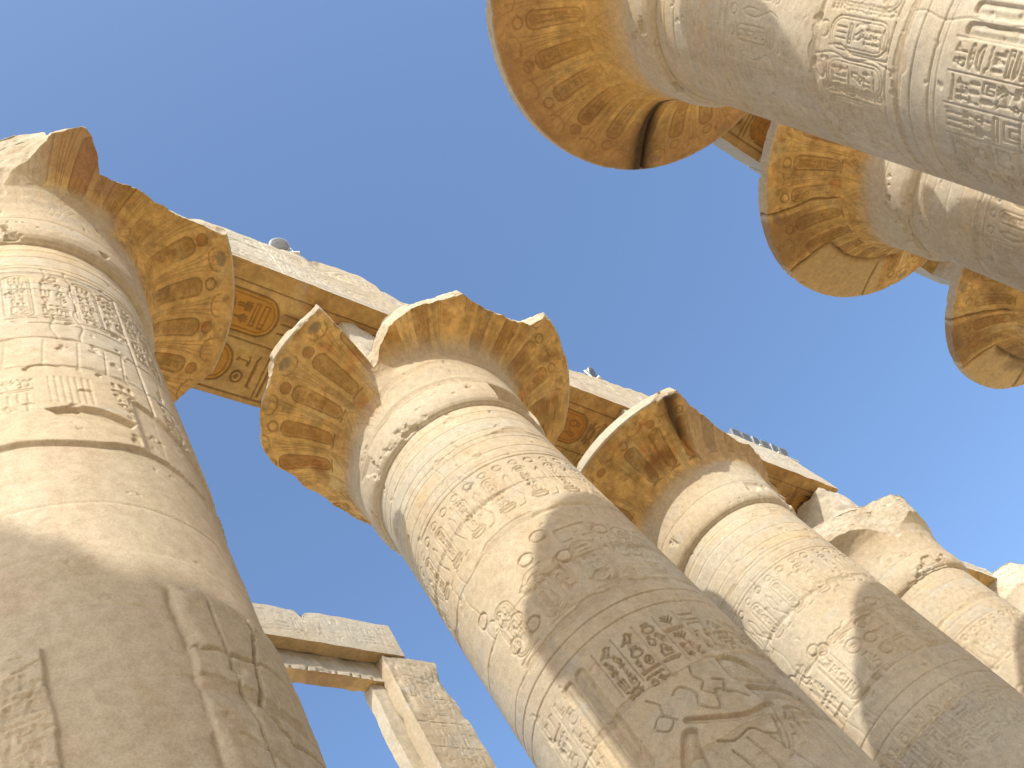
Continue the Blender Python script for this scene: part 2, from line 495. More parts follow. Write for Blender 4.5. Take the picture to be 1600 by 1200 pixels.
def build_bell(root, azc, half, stepu, cut, seed, draw=None, paint=1.0, washed_lit=None, post=None, steps=.03, top=ZTOP, name='capital', outer=.3):
    azd = az_grid(azc, half, math.degrees(stepu / 2.6), 3.0)
    ds = np.hypot(*np.diff(PROF, axis=0).T)
    S = np.concatenate([[0], np.cumsum(ds)])
    irim = 24
    n1 = int(S[irim] / steps)
    ss = np.unique(np.concatenate([np.linspace(0, S[irim], n1), S[:irim + 1], np.linspace(S[irim], S[-1], 26)]))
    zp = np.interp(ss, S, PROF[:, 0])
    rp = np.interp(ss, S, PROF[:, 1])
    ker = np.array([1, 2, 3, 2, 1.]) / 9
    zs, rs = zp.copy(), rp.copy()
    zs[2:-2] = np.convolve(zp, ker, 'valid'); rs[2:-2] = np.convolve(rp, ker, 'valid')
    lo = ss < S[22]
    zp = np.where(lo, zs, zp); rp = np.where(lo, rs, rp)
    dz, dr = np.gradient(zp, ss), np.gradient(rp, ss)
    L = np.hypot(dz, dr) + 1e-9
    nr, nz = dz / L, -dr / L
    f = Field((azd - azc) * math.pi / 180 * 2.6, ss)
    f.line = (.30, .155, .05)
    f.la = .62
    R = random.Random(seed)
    A, Z = np.meshgrid(np.radians(azd), zp)
    AD = np.broadcast_to(((azd + 180) % 360) - 180, A.shape)
    Rr = np.broadcast_to(rp[:, None], A.shape)
    SS = np.broadcast_to(ss[:, None], A.shape)
    P = np.stack([np.cos(A) * Rr, np.sin(A) * Rr, Z], -1)
    PS = P + seed * 9.1
    under = (SS < S[irim - 3]) * 1.0
    if draw: draw(f, R, S)
    col = stone_colour(PS, seed)
    # paint left on the underside of the bell
    pm = sstep(Z + .12 * fbm(PS, 2.2, 3, seed + 4), 16.9, 17.45) * under * paint
    wk = np.zeros_like(A)
    if washed_lit:  # weathered paint made paler where sunlit, edge following the shade line
        for a0, a1, zt in washed_lit:
            wk = np.maximum(wk, sstep(AD, a0 - 4, a0 + 4) * (1 - sstep(AD, a1 - 4, a1 + 4)) * (1 - sstep(Z, zt - .15, zt + .15)))
    pm = pm * (1 - .85 * wk)
    streak = fbm(np.stack([np.cos(A) * 9, np.sin(A) * 9, SS * .35], -1) + seed, 1.1, 4, seed + 6)
    blot = fbm(PS, 1.3, 4, seed + 7)
    oc = mix(np.broadcast_to(OCHRE, P.shape), UMBER, sstep(blot, -.05, .6) * .5)
    oc = mix(oc, (.66, .47, .21), sstep(streak, .05, .5) * .55)
    oc = mix(oc, (.50, .20, .06), sstep(fbm(PS, 3.1, 3, seed + 8), .25, .6) * .5)
    mot = fbm(PS, 4.5, 5, seed + 18, .65)
    oc = oc * (1 + .55 * mot)[..., None]
    oc = mix(oc, (.60, .50, .26), sstep(fbm(PS, 2.4, 5, seed + 19, .6), .12, .5) * .45)
    oc = mix(oc, (.25, .145, .06), sstep(fbm(PS, 4.2, 6, seed + 25, .7), .08, .45) * .5)
    oc = mix(oc, (.30, .19, .09), sstep(SS, S[19], S[22]) * sstep(fbm(PS, 1.5, 5, seed + 26, .6), -.25, .3) * outer)
    ka = (f.a * (1 - .85 * sstep(fbm(PS, 1.6, 5, seed + 9, .65), .05, .4)))[..., None]
    oc = oc * (1 - ka) + f.col * ka
    col = mix(col, oc, pm)
    C = f.C * .8 * (1 - .6 * wk) * under
    H = .010 * fbm(PS, .9, 3, seed + 11) + .004 * fbm(PS, 8, 3, seed + 12)
    H -= .02 * sstep(fbm(PS, 4.5, 3, seed + 31), .45, .62)
    # lip of rim nibbled
    lip = np.exp(-((SS - S[22]) / .12) ** 2) + np.exp(-((SS - S[25]) / .06) ** 2)
    H -= .075 * lip * sstep(fbm(PS, 2.6, 4, seed + 13), .2, .6)
    H -= .055 * sstep(fbm(PS, 1.7, 5, seed + 33, .6), .16, .34) * sstep(Z, 15.99, 16.02) * (1 - sstep(Z, 16.5, 16.66)) * under
    # rows of incised rings on the neck
    for zb in (16.68, 16.02):
        H -= .012 * np.exp(-((Z - zb) / .014) ** 2) * under
    if post:
        H, C, col, pm = post(A, AD, Z, SS, S, P, H, C, col, pm)
    rr = Rr + (H - C) * nr[:, None]
    ztt = Z + (H - C) * nz[:, None]
    # broken edge: everything outside the cut line is gone
    if cut is not None:
        ca = np.array([c[0] for c in cut], float); cr = np.array([c[1] for c in cut], float)
        xs = np.concatenate([ca - 360, ca, ca + 360]); ys = np.concatenate([cr] * 3)
        base = np.interp(AD, xs, ys)
        sl = np.interp(AD, xs, np.concatenate([[c[2] if len(c) > 2 else 0.0 for c in cut]] * 3))
        PQ = np.stack([np.cos(A) * 3, np.sin(A) * 3, Z * 1.6], -1) + seed
        nse = .10 * fbm(PQ, 1.6, 4, seed + 20) + .035 * fbm(PQ, 7, 3, seed + 21)
        lim = base + np.where(base < RR - .01, nse * (1 - .5 * (sl > 0)) - .25 * (Z - 18.3) * (base < 3.3) * (sl < .05) - sl * np.clip(18.62 - Z, 0, 1.2), .4)
        brk = rr > lim
        onside = brk & (SS < S[irim + 2])
        rr = np.where(brk, np.minimum(rr, np.maximum(lim, .02)), rr)
        frac = mix(np.broadcast_to(S_PALE, P.shape), S_WARM, sstep(blot, -.3, .3) * .8)
        k = (brk & (base < RR - .01)).astype(np.float32)
        col = mix(col, frac, k * .9)
        # broken top is uneven
        ztt = np.where(SS > S[irim - 1], ztt + np.where(base < RR - .01, .10 * fbm(P, 1.4, 4, seed + 22), 0), ztt)
    if top < ZTOP:
        ztt = np.minimum(ztt, top + .25 * fbm(P, .9, 4, seed + 24))
    V = np.stack([np.cos(A) * rr, np.sin(A) * rr, ztt], -1).reshape(-1, 3)
    me = raw_mesh(name, V, grid_faces(len(ss), len(azd), True), col, True, 42)
    return link(name, me, M_PAINT, root)

def bell_decor(n=24, a0=0.0, k0=1.0):
    """cartouches standing on the flank of the bell with lotus stems between them, sepals round the neck"""
    def d(f, R, S):
        per = 2 * math.pi * 2.6 / n
        L = S[22]
        k_ = k0
        for k in range(-n // 2 - 1, n // 2 + 2):
            uc = (k + a0) * per
            w = .30
            if R.random() < .93:
                f.fa = k_ * R.uniform(.25, .75)
                cartouche(f, uc - w / 2, uc + w / 2, L - 1.62, L - .60, .017, .020, R, None, R.random() < .5, R.choice([(.66, .36, .08), (.62, .30, .06), (.48, .27, .10), (.60, .24, .06), (.40, .27, .14)]))
            f.stroke(arc(uc, L - .45, .09, .09), .016, .016)
            if R.random() < .5:
                f.sink(arc(uc, L - .45, .085, .085), .004, .02, 0, (.52, .20, .06), .6 * k0)
            # tall flower between: bundle of lines opening towards the rim
            um = uc + per / 2
            for q, sp in enumerate((-.085, -.035, .035, .085)):
                f.stroke([(um + sp * .35, L - 2.2), (um + sp * .6, L - 1.4), (um + sp, L - .7), (um + sp * 2.0, L - .25)], .011, .010, (.66, .45, .16), .5)
            f.stroke(arc(um, L - .30, .17, .13, 180, 360, 8), .013, .012)
            if R.random() < .5:
                f.sink(arc(um, L - .22, .13, .10), .003, .03, 0, (.30, .30, .24), .55)
            # sepals on the neck
        m = 14
        ps = 2 * math.pi * 2.6 / m
        for k in range(-m // 2 - 1, m // 2 + 2):
            uc = k * ps
            for q in range(4):
                h = 1.0 - .2 * q
                ww = ps * (.5 - .1 * q)
                f.stroke([(uc - ww, 1.05), (uc - ww * .7, 1.05 + h * .45), (uc, 1.05 + h), (uc + ww * .7, 1.05 + h * .45), (uc + ww, 1.05)], .011, .010, (.56, .38, .18), .5)
    return d

# ------------------------------------------------------------------ rough blocks (beams, abaci, piers)
def rough_box(x0, x1, y0, y1, z0, z1, res, seed, topf=None, tone=1.0, chip=.10, jit=.012, draws=None, paint=None, coarse=.12):
    """closed block; the faces named in draws/res are dense and may be carved.
    faces: 'x+','x-','y+','y-','z-','z+'"""
    draws = draws or {}
    paint = paint or {}
    Vs, Fs, Cs = [], [], []
    off = 0
    c = np.array([(x0 + x1) / 2, (y0 + y1) / 2, (z0 + z1) / 2])
    hx, hy, hz = (x1 - x0) / 2, (y1 - y0) / 2, (z1 - z0) / 2
    tf = topf or (lambda y: np.full_like(y, z1))
    for face in ('x+', 'x-', 'y+', 'y-', 'z-', 'z+'):
        rs = res.get(face, coarse)
        if face[0] == 'x':
            a, b = np.arange(0, 1 + 1e-9, 1 / max(2, int((y1 - y0) / rs))), np.arange(0, 1 + 1e-9, 1 / max(2, int((z1 - z0) / rs)))
            Aa, Bb = np.meshgrid(a, b)
            y = y0 + Aa * (y1 - y0)
            P = np.stack([np.full_like(y, x1 if face == 'x+' else x0), y, z0 + Bb * (tf(y) - z0)], -1)
            fu, fv = y0 + a * (y1 - y0), z0 + b * (z1 - z0)
            N = np.array([1 if face == 'x+' else -1, 0, 0]); flip = face == 'x-'
        elif face[0] == 'y':
            a, b = np.arange(0, 1 + 1e-9, 1 / max(2, int((x1 - x0) / rs))), np.arange(0, 1 + 1e-9, 1 / max(2, int((z1 - z0) / rs)))
            Aa, Bb = np.meshgrid(a, b)
            yy = np.full_like(Aa, y1 if face == 'y+' else y0)
            P = np.stack([x0 + Aa * (x1 - x0), yy, z0 + Bb * (tf(yy) - z0)], -1)
            fu, fv = x0 + a * (x1 - x0), z0 + b * (z1 - z0)
            N = np.array([0, 1 if face == 'y+' else -1, 0]); flip = face == 'y+'
        else:
            a, b = np.arange(0, 1 + 1e-9, 1 / max(2, int((y1 - y0) / rs))), np.arange(0, 1 + 1e-9, 1 / max(2, int((x1 - x0) / rs)))
            Aa, Bb = np.meshgrid(a, b)
            y = y0 + Aa * (y1 - y0)
            P = np.stack([x0 + Bb * (x1 - x0), y, tf(y) if face == 'z+' else np.full_like(y, z0)], -1)
            fu, fv = y0 + a * (y1 - y0), x0 + b * (x1 - x0)
            N = np.array([0, 0, 1 if face == 'z+' else -1]); flip = face == 'z+'
        PS = P + seed * 7.3
        col = stone_colour(PS, seed) * tone
        f = Field(fu, fv)
        if face in paint:
            blot = fbm(PS, 1.1, 4, seed + 7)
            oc = mix(np.broadcast_to(OCHRE * .86, P.shape), UMBER, sstep(blot, -.15, .5) * .7)
            oc = oc * (1 + .5 * fbm(PS, 3.5, 5, seed + 17, .65))[..., None]
            oc = mix(oc, (.27, .16, .07), sstep(fbm(PS, 1.9, 6, seed + 19, .65), .05, .4) * .55)
            oc = mix(oc, (.66, .47, .20), sstep(fbm(PS * np.array([2.5, .5, 1]), 1.6, 4, seed + 9), .05, .5) * .6)
            f.line = (.22, .11, .04)
            f.la = .7
            f.fa = .8
        if face in draws:
            draws[face](f, random.Random(seed + 3))
        k = f.a[..., None]
        if face in paint:
            oc = oc * (1 - k) + f.col * k
            col = mix(col, oc, np.full(Aa.shape, paint[face]) * sstep(fbm(PS, .9, 3, seed + 14), -.75, -.35))
        else:
            col = col * (1 - k) + f.col * k
        edge = np.minimum(np.minimum(Aa, 1 - Aa) * (fu[-1] - fu[0]), np.minimum(Bb, 1 - Bb) * abs(fv[-1] - fv[0]))
        P = P - N * (f.C * sstep(edge, 0, .04))[..., None]
        # shared displacement so that neighbouring faces stay joined
        q = (P - c) / np.array([hx, hy, hz])
        ax = np.sort(np.abs(q), -1)
        ew = sstep(ax[..., 1], .55, 1.0)
        ch = chip * ew * sstep(fbm(PS, .9, 4, seed + 21), .05, .6)
        dv = np.stack([fbm(PS, 2.3, 4, seed + 30 + k2) for k2 in range(3)], -1) * jit * 2.2
        inw = -np.sign(q) * (np.abs(q) > .6)
        P = P + dv + inw * ch[..., None]
        Vs.append(P.reshape(-1, 3)); Cs.append(col.reshape(-1, 3))
        Fs.append(grid_faces(P.shape[0], P.shape[1], False, off, flip))
        off += P.shape[0] * P.shape[1]
    return np.concatenate(Vs), np.concatenate(Fs), np.concatenate(Cs)

def block(name, x0, x1, y0, y1, z0, z1, res, seed, mat=None, parent=None, **kw):
    V, F, C = rough_box(x0, x1, y0, y1, z0, z1, res, seed, **kw)
    base = np.array([(x0 + x1) / 2, (y0 + y1) / 2, z0])
    if parent is None:
        me = raw_mesh(name, V - base, F, C, True, 38)
        return link(name, me, mat or M_STONE, None, base.tolist())
    me = raw_mesh(name, V - np.array(parent.location), F, C, True, 38)
    return link(name, me, mat or M_STONE, parent)

# ------------------------------------------------------------------ carvings of each shaft
RD = math.pi / 180 * R0       # metres along the shaft per degree

def frieze(f, R, azc, z0, z1, per, lw, d):
    """standing rings on baskets with rearing cobras between"""
    n = int(5.6 / per)
    off = R.uniform(0, per)
    for k in range(n):
        x = -2.8 + off + k * per
        w = per * .38
        cartouche(f, x, x + w, z0 + .16, z0 + (z1 - z0) * .82, lw, d, R, None, False)
        f.stroke(arc(x + w / 2, z1 - .07, .07, .06), lw, d)
        sign(f, 'basket', x - .03, z0, w + .06, .14, lw, d)
        cx = x + w + per * .1
        s = per * .4
        pts = [(0, 0), (.5, .02), (.75, .2), (.45, .38), (.25, .55), (.35, .78), (.6, .86), (.78, .72), (.7, .5)]
        f.stroke([(cx + a * s, z0 + b * (z1 - z0) * .85) for a, b in pts], lw, d)
        f.stroke(arc(cx + s * .5, z0 + (z1 - z0) * .93, .075, .07), lw * 1.2, d * 1.2)

def ring_line(f, z, lw=.013, d=.014):
    f.stroke([(-3.2, z), (3.2, z)], lw, d)

def text_cols(f, R, u0, z0, z1, n, w, lw, d, ragged=.15):
    for k in range(n):
        x = u0 + k * w
        f.stroke([(x, z0 + R.uniform(0, ragged)), (x, z1)], lw * .7, d * .7)
        sign_block(f, x + w * .12, x + w * .88, z0 + R.uniform(0, ragged) , z1 - .03, lw, d, R)
    f.stroke([(u0 + n * w, z0), (u0 + n * w, z1)], lw * .7, d * .7)

def draw_generic(azc, lw=.012, d=.013, scene=True):
    def dr(f, R):
        U = lambda az: (az - azc) * RD
        frieze(f, R, azc, 13.0, 14.15, .62, lw, d)
        ring_line(f, 14.22)
        # big signs and rings
        x = -2.9
        while x < 2.7:
            w = R.uniform(.42, .6)
            if R.random() < .5:
                cartouche(f, x, x + w * .8, 11.0, 12.15, lw * 1.1, d * 1.1, R)
                f.stroke(arc(x + w * .4, 12.3, .11, .10), lw * 1.3, d * 1.4)
            else:
                sign_block(f, x, x + w * .8, 11.0, 12.35, lw * 1.2, d * 1.2, R)
            x += w + .08
        for k in range(9):
            f.stroke(arc(R.uniform(-2.6, 2.6), R.uniform(11.2, 12.4), .12, .11), lw * 1.5, d * 1.5)
        ring_line(f, 10.52); ring_line(f, 10.2)
        if scene:
            text_cols(f, R, -2.2, 8.9, 10.1, 9, .34, lw, d)
    return dr

def draw_c2(azc):
    def dr(f, R):
        U = lambda az: (az - azc) * RD
        lw, d = .011, .014
        frieze(f, R, azc, 12.95, 14.1, .56, lw, d)
        ring_line(f, 14.2)
        # circles and sparse signs on the middle drums
        for az, z in ((-100, 11.9), (-84, 11.3), (-78, 11.0), (-62, 11.95), (-50, 12.2), (-46, 11.6), (-38, 10.95), (-20, 11.9), (-12, 11.3), (4, 11.8), (-92, 11.05)):
            f.stroke(arc(U(az), z, .12, .11), .014, .020)
        for az, z, s in ((-68, 11.3, 'bird'), (-58, 11.0, 'ankh'), (-30, 11.35, 'bars'), (-24, 11.2, 'pot'), (-8, 11.5, 'bird'), (-96, 11.4, 'scarab'), (-74, 11.5, 'snake'), (10, 11.2, 'man'), (-42, 11.8, 'house'), (-16, 11.6, 'sun'), (-54, 11.3, 'reed')):
            sign(f, s, U(az), z, .36 * min(1.3, G[s][1]), .36, .016, .015)
        for az in (-88, -64, -36, -8, 14):
            cartouche(f, U(az) - .19, U(az) + .19, 10.75, 11.25 + .5, .014, .012, R, None, True)
        ring_line(f, 10.38); ring_line(f, 10.12)
        # scene: text columns, two tall plumes, king with raised arms
        lw, d = .0115, .030
        f.line = None
        text_cols(f, R, U(-66), 8.98, 9.92, 5, .305, lw, d, .25)
        text_cols(f, R, U(-13), 9.1, 9.72, 3, .30, lw, d, .15)
        for a0, a1 in ((-77.5, -73), (-86, -81)):
            f.sink(rrect(U(a0), U(a1) + .04, 8.2, 9.93, .08), .030, .018, .018)
            f.stroke([(U(a0), 8.2), (U(a0), 9.85)], .012, .02)
        f.stroke([(U(-72), 8.55), (U(-76), 8.4), (U(-80), 8.2), (U(-83), 7.9), (U(-80), 7.5)], .022, .03)
        # king: cap, shoulder, arms held out
        f.sink(sm([(U(-24), 8.95), (U(-21), 9.02), (U(-15), 8.98), (U(-9), 8.80), (U(-4), 8.55), (U(-2), 8.38), (U(-8), 8.42), (U(-14), 8.45), (U(-19), 8.5), (U(-24), 8.62)], 5, True), .045, .02, .035)
        f.sink(sm([(U(-22), 8.46), (U(-14), 8.42), (U(-4), 8.36), (U(2), 8.2), (U(6), 7.9), (U(2), 7.85), (U(-6), 8.1), (U(-16), 8.18), (U(-30), 8.12), (U(-42), 8.25), (U(-52), 8.42), (U(-53), 8.33), (U(-42), 8.12), (U(-30), 8.0), (U(-20), 8.06)], 5, True), .040, .02, .035)
        f.sink(sm([(U(-20), 8.15), (U(-16), 8.1), (U(-19), 7.8), (U(-24), 7.5), (U(-29), 7.5), (U(-24), 7.85)], 5, True), .035, .02, .03)
        f.stroke(sm([(U(2), 8.2), (U(6), 7.9), (U(5), 7.5), (U(2), 7.1)]), .014, .034)
        f.stroke(sm([(U(-50), 8.75), (U(-46), 8.8), (U(-42), 8.62), (U(-44), 8.45), (U(-38), 8.3), (U(-34), 8.55), (U(-30), 8.42)]), .015, .02)
        f.stroke(sm([(U(-32), 8.7), (U(-28), 8.62), (U(-31), 8.5), (U(-27), 8.4), (U(-24), 8.3)]), .015, .022)
        f.sink(sm([(U(-62), 8.12), (U(-56), 8.3), (U(-51), 8.22), (U(-54), 8.05), (U(-58), 7.6), (U(-66), 7.3), (U(-72), 7.4), (U(-70), 7.75)], 5, True), .045, .025, .04)
        f.stroke(sm([(U(-48), 7.95), (U(-42), 7.85), (U(-34), 7.9), (U(-30), 7.75), (U(-18), 7.6)]), .012, .026)
        f.stroke(sm([(U(-12), 8.05), (U(-6), 7.95), (U(-4), 7.6), (U(-6), 7.2)]), .012, .026)
        for pts, w_, d_ in (([(-36, 9.0), (-38, 8.85), (-36, 8.72), (-39, 8.62), (-36, 8.5)], .010, .02), ([(-60, 8.9), (-57, 8.75), (-58, 8.6), (-55, 8.45)], .010, .02),
                            ([(-46, 7.75), (-44, 7.4), (-47, 7.0)], .011, .024), ([(-38, 7.8), (-36, 7.4), (-38, 7.0)], .010, .02), ([(-30, 7.7), (-26, 7.35), (-22, 7.0)], .011, .024),
                            ([(-18, 8.9), (-14, 8.72), (-9, 8.66), (-4, 8.5)], .008, .014), ([(-23, 8.75), (-16, 8.7), (-10, 8.56)], .008, .014),
                            ([(0, 8.3), (3, 8.0), (2, 7.6), (6, 7.2)], .011, .024), ([(-64, 8.55), (-60, 8.62), (-56, 8.5), (-60, 8.4), (-64, 8.5)], .009, .018)):
            f.stroke(sm([(U(a_), z_) for a_, z_ in pts]), w_, d_)
        text_cols(f, R, U(4), 8.6, 9.7, 3, .30, .011, .02, .2)
        sign_block(f, U(-20), U(-8), 7.55, 8.05, .016, .02, R)
        # small signs on the lit flank
        text_cols(f, R, U(-108), 8.6, 9.95, 2, .36, .010, .011, .2)
    return dr

def draw_d1(azc):
    def dr(f, R):
        U = lambda az: (az - azc) * RD
        lw, d = .011, .012
        frieze(f, R, azc, 13.05, 14.1, .58, lw, d * .8)
        ring_line(f, 14.2)
        for k, a in enumerate((-164, -150, -132.5, -115, -97, -80)):
            w = .40
            cartouche(f, U(a) - w / 2, U(a) + w / 2, 10.98, 12.02, .0105, .015, R)
            f.stroke(arc(U(a), 12.14, .10, .085), .018, .022)
            if k % 2:
                sign_block(f, U(a) + .25, U(a) + .37, 11.0, 12.1, .010, .012, R)
            else:
                f.stroke([(U(a) + .27, 11.0), (U(a) + .27, 11.6), (U(a) + .36, 11.8), (U(a) + .33, 12.0)], .014, .016)
        ring_line(f, 10.58, .012, .012); ring_line(f, 10.30, .014, .018); ring_line(f, 10.2, .010, .010)
        f.line = None
        text_cols(f, R, U(-170), 8.85, 10.05, 5, .355, .0115, .020, .15)
        # fan of reeds
        for k in range(8):
            f.stroke([(U(-160), 9.62), (U(-160) - .18 + .05 * k, 9.95 - .012 * abs(k - 4))], .010, .018)
        for a0, a1 in ((-99.5, -93.5), (-107.5, -101.5), (-91.5, -85.5)):
            f.sink(rrect(U(a0), U(a1), 8.2, 9.98, .075), .034, .02, .022)
            f.stroke([(U(a0), 8.2), (U(a0), 9.9)], .012, .024)
    return dr

def draw_c1(azc):
    def dr(f, R):
        U = lambda az: (az - azc) * RD
        lw, d = .011, .014
        ring_line(f, 14.88, .014, .014)
        # upper register: signs in upright panels
        for a in (-38, 18, 36, 52):
            f.stroke([(U(a), 10.6 if a == 18 else 13.2), (U(a), 14.85)], .018, .020)
        for a in (-50, -30, -16, -3, 8):
            w = .34
            if a in (-30, -3):
                cartouche(f, U(a), U(a) + w * .9, 13.35, 14.75, lw, d, R)
            else:
                sign_block(f, U(a), U(a) + w * .85, 13.3, 14.8, lw * 1.15, d * 1.1, R)
        for a in (20, 28.5, 38, 45.5, 54):
            sign_block(f, U(a) + .02, U(a) + .21, 13.0, 14.8, .012, d * 1.1, R)
        f.stroke([(U(-22), 13.2), (U(14), 13.22)], .012, .016)
        # faint legs and lower row of signs
        for a in (-44, -33, -20, -8, 2, 9, 27, 40):
            f.stroke([(U(a), 12.05), (U(a) + .05, 12.7)], .010, .009)
        for a, z in ((-20, 11.95), (4, 11.92), (30, 11.95), (-42, 11.9)):
            f.stroke(arc(U(a), z, .17, .09, 10, 190), .02, .026)
        sign_block(f, U(2), U(11), 11.2, 11.85, lw, d * 1.2, R)
        sign_block(f, U(-34), U(-24), 11.0, 11.75, lw, d, R)
        sign_block(f, U(-46), U(-37), 11.0, 11.8, lw, d, R)
        for k in range(7):
            f.stroke([(U(-19 + 2.2 * k), 11.15), (U(-19 + 2.2 * k), 11.75)], .009, .008)
        sign_block(f, U(24), U(34), 11.0, 11.9, .014, .022, R)
        sign_block(f, U(36), U(45), 10.9, 11.7, .014, .02, R)
        # damaged hollow
        f.sink([(U(-22), 11.02), (U(-12), 11.1), (U(-4), 11.1), (U(8), 10.98), (U(5), 10.8), (U(-8), 10.76), (U(-18), 10.85)], .05, .03)
        # long cracks in the shade
        def jag(pts, amp=.02):
            o = []
            for (a, b), (c, e) in zip(pts[:-1], pts[1:]):
                for k in range(5):
                    t = k / 5
                    o.append((a + (c - a) * t + R.uniform(-amp, amp), b + (e - b) * t + R.uniform(-amp, amp)))
            return o + [pts[-1]]
        f.stroke(jag([(U(11), 8.2), (U(12), 7.5), (U(13), 7.1), (U(15), 6.5), (U(15), 5.8)], .012), .014, .03)
        f.stroke(jag([(U(27), 8.25), (U(26), 7.95), (U(21), 7.45), (U(18), 6.95), (U(25), 6.7), (U(40), 6.8), (U(50), 6.9)], .015), .022, .045)
        f.stroke(jag([(U(0), 7.55), (U(4), 7.42), (U(17), 7.46), (U(30), 7.55), (U(42), 7.52), (U(56), 7.5)], .02), .02, .03)
        f.stroke(jag([(U(8), 6.6), (U(17), 6.45), (U(30), 6.3)], .02), .012, .02)
        for k in range(12):
            a, z = R.uniform(-38, -31), R.uniform(6.4, 7.5)
            f.stroke([(U(a), z), (U(a) + R.uniform(.05, .2), z + R.uniform(-.05, .05))], .008, .012)
        sign_block(f, U(-48), U(-40), 6.3, 7.5, .012, .014, R)
        sign_block(f, U(-39), U(-32), 6.3, 7.3, .012, .012, R)
        def post(f, A, Z, U_, P, H, C, col):
            AD = azc + U_ / RD
            n1 = fbm(P, 1.2, 4, 91)
            # smooth repair render over the middle of the shaft
            top = 10.42 + .10 * n1 + .05 * np.sin(AD * .12)
            right = 2 + 1.6 * fbm(P, 2.5, 3, 92) + 3 * (7.6 - Z)* .15
            left = -30 + 1.2 * fbm(P, 3.5, 3, 93)
            low_r = sstep(AD, right - .4, right + .4) * (1 - sstep(Z, 8.15 + .05 * n1, 8.25 + .05 * n1))
            low_l = (1 - sstep(AD, left - .3, left + .3)) * (1 - sstep(Z, 7.5, 7.56))
            pk = (1 - sstep(Z, top - .02, top + .02)) * (1 - low_r) * (1 - low_l)
            up = sstep(Z, top, top + .02)
            # second tongue of render between the carved rows
            tongue = sstep(AD, 7, 12) * (1 - sstep(Z, 11.55 + .12 * n1 - .012 * (AD - 12), 11.6 + .12 * n1 - .012 * (AD - 12))) * (1 - sstep(AD, 60, 64)) * up
            pk = np.maximum(pk, tongue * .9)
            Hs = -.022 + .012 * fbm(P, .5, 3, 95) + .0015 * fbm(P, 9, 2, 96)
            for q, (zs_, a_) in enumerate(((8.62, .08), (9.35, .05), (7.9, .05), (7.1, .06))):
                wl = zs_ + a_ * fbm(P * np.array([1, 1, 0]), .7, 4, 200 + q)
                Hs = Hs - .010 * np.exp(-((Z - wl) / .022) ** 2) * sstep(fbm(P, .7, 3, 210 + q), -.25, .15) - .012 * sstep(Z - wl, -.02, .02) * .5
            Hs = Hs - .010 * sstep(fbm(P, 4.5, 4, 220, .6), .47, .6)
            H = H * (1 - pk) + Hs * pk
            lowreg = np.maximum(low_r, low_l)
            H = H + lowreg * (.02 + .012 * fbm(P, 6, 3, 97))
            edge = np.exp(-((AD - right) / 1.6) ** 2) * (1 - sstep(Z, 8.1, 8.2)) 
            H = H - edge * .03 * sstep(fbm(P, 5, 3, 98), -.3, .3)
            keep = np.maximum(np.maximum(low_r, low_l), 0)
            C = C * (1 - pk * .97)
            col = mix(col, PLASTER, pk * .85)
            streaks = fbm(P * np.array([2.4, 2.4, .35]), 1.3, 4, 99)
            col = mix(col, (.46, .36, .235), pk * sstep(streaks, .05, .5) * .6)
            col = mix(col, (.57, .475, .35), pk * sstep(fbm(P, .8, 5, 101, .6), .0, .4) * .7)
            col = mix(col, (.50, .37, .27), pk * sstep(fbm(P, 1.6, 5, 102, .6), .1, .45) * .4)
            return H, C, col
        f.post = post
    return dr

# ------------------------------------------------------------------ build the columns
GROUP_C = 'columns of the far row'
GROUP_D = 'columns of the near row'

def make_column(name, x, y, label, group):
    root = empty(name, (x, y, 0), label, 'column', group)
    return root

def add_base(root, seed):
    a = np.radians(np.arange(0, 360, 6.0))
    prof = [(2.3, 0.0), (2.36, .12), (2.36, .4), (2.28, .5), (1.5, .52)]
    V = np.array([[math.cos(t) * r, math.sin(t) * r, z] for r, z in prof for t in a])
    me = raw_mesh('base', V, grid_faces(len(prof), len(a), True), np.broadcast_to(S_GREY, V.shape), True, 40)
    link('base', me, M_STONE, root)

def add_abacus(root, x, y, hx0, hx1, hy0, hy1, seed, z0=18.615, z1=20.49, chip=.12, jit=.012, res=.06, topf=None):
    V, F, C = rough_box(x + hx0, x + hx1, y + hy0, y + hy1, z0, z1, {'x+': res, 'y-': res, 'y+': res, 'x-': res}, seed, chip=chip, jit=jit, topf=topf)
    me = raw_mesh('abacus', V - np.array([x, y, 0]), F, C, True, 38)
    link('abacus', me, M_STONE, root)

# ---- far row (seen at the left and lower right)
cy = [Y0 + B * k for k in range(5)]
c1 = make_column('papyrus_column', XC, cy[0], 'leftmost column, lower shaft covered by smooth plaster repair with long cracks', GROUP_C)
build_shaft(c1, -5, 92, .0125, .0125, 5.6, draw_c1(-5), 3, [15.05, 12.78, 12.02, 9.3, 7.0], dep=1.15)
CUT1 = [(-180, 3.6), (-40, 3.6), (-36, 2.37, .42), (-24, 2.40, .42), (-15, 2.54, .36), (-9, 2.64, 0), (-1, 2.86), (2, 2.82), (6, 2.62), (9, 2.38), (18, 2.46), (30, 2.62), (41, 2.95), (49, 3.36), (52, 3.6), (88, 3.6), (95, 3.38), (101, 3.22), (107, 3.14), (111, 2.9), (116, 3.6)]
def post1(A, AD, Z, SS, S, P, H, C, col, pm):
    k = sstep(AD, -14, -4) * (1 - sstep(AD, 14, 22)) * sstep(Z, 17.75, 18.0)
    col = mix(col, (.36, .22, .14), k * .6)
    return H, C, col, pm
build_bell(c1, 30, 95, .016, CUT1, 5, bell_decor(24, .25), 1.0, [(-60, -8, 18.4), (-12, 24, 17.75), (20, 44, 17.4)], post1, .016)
add_abacus(c1, XC, cy[0], -1.4, 1.38, -1.45, 1.5, 41)
add_base(c1, 1)

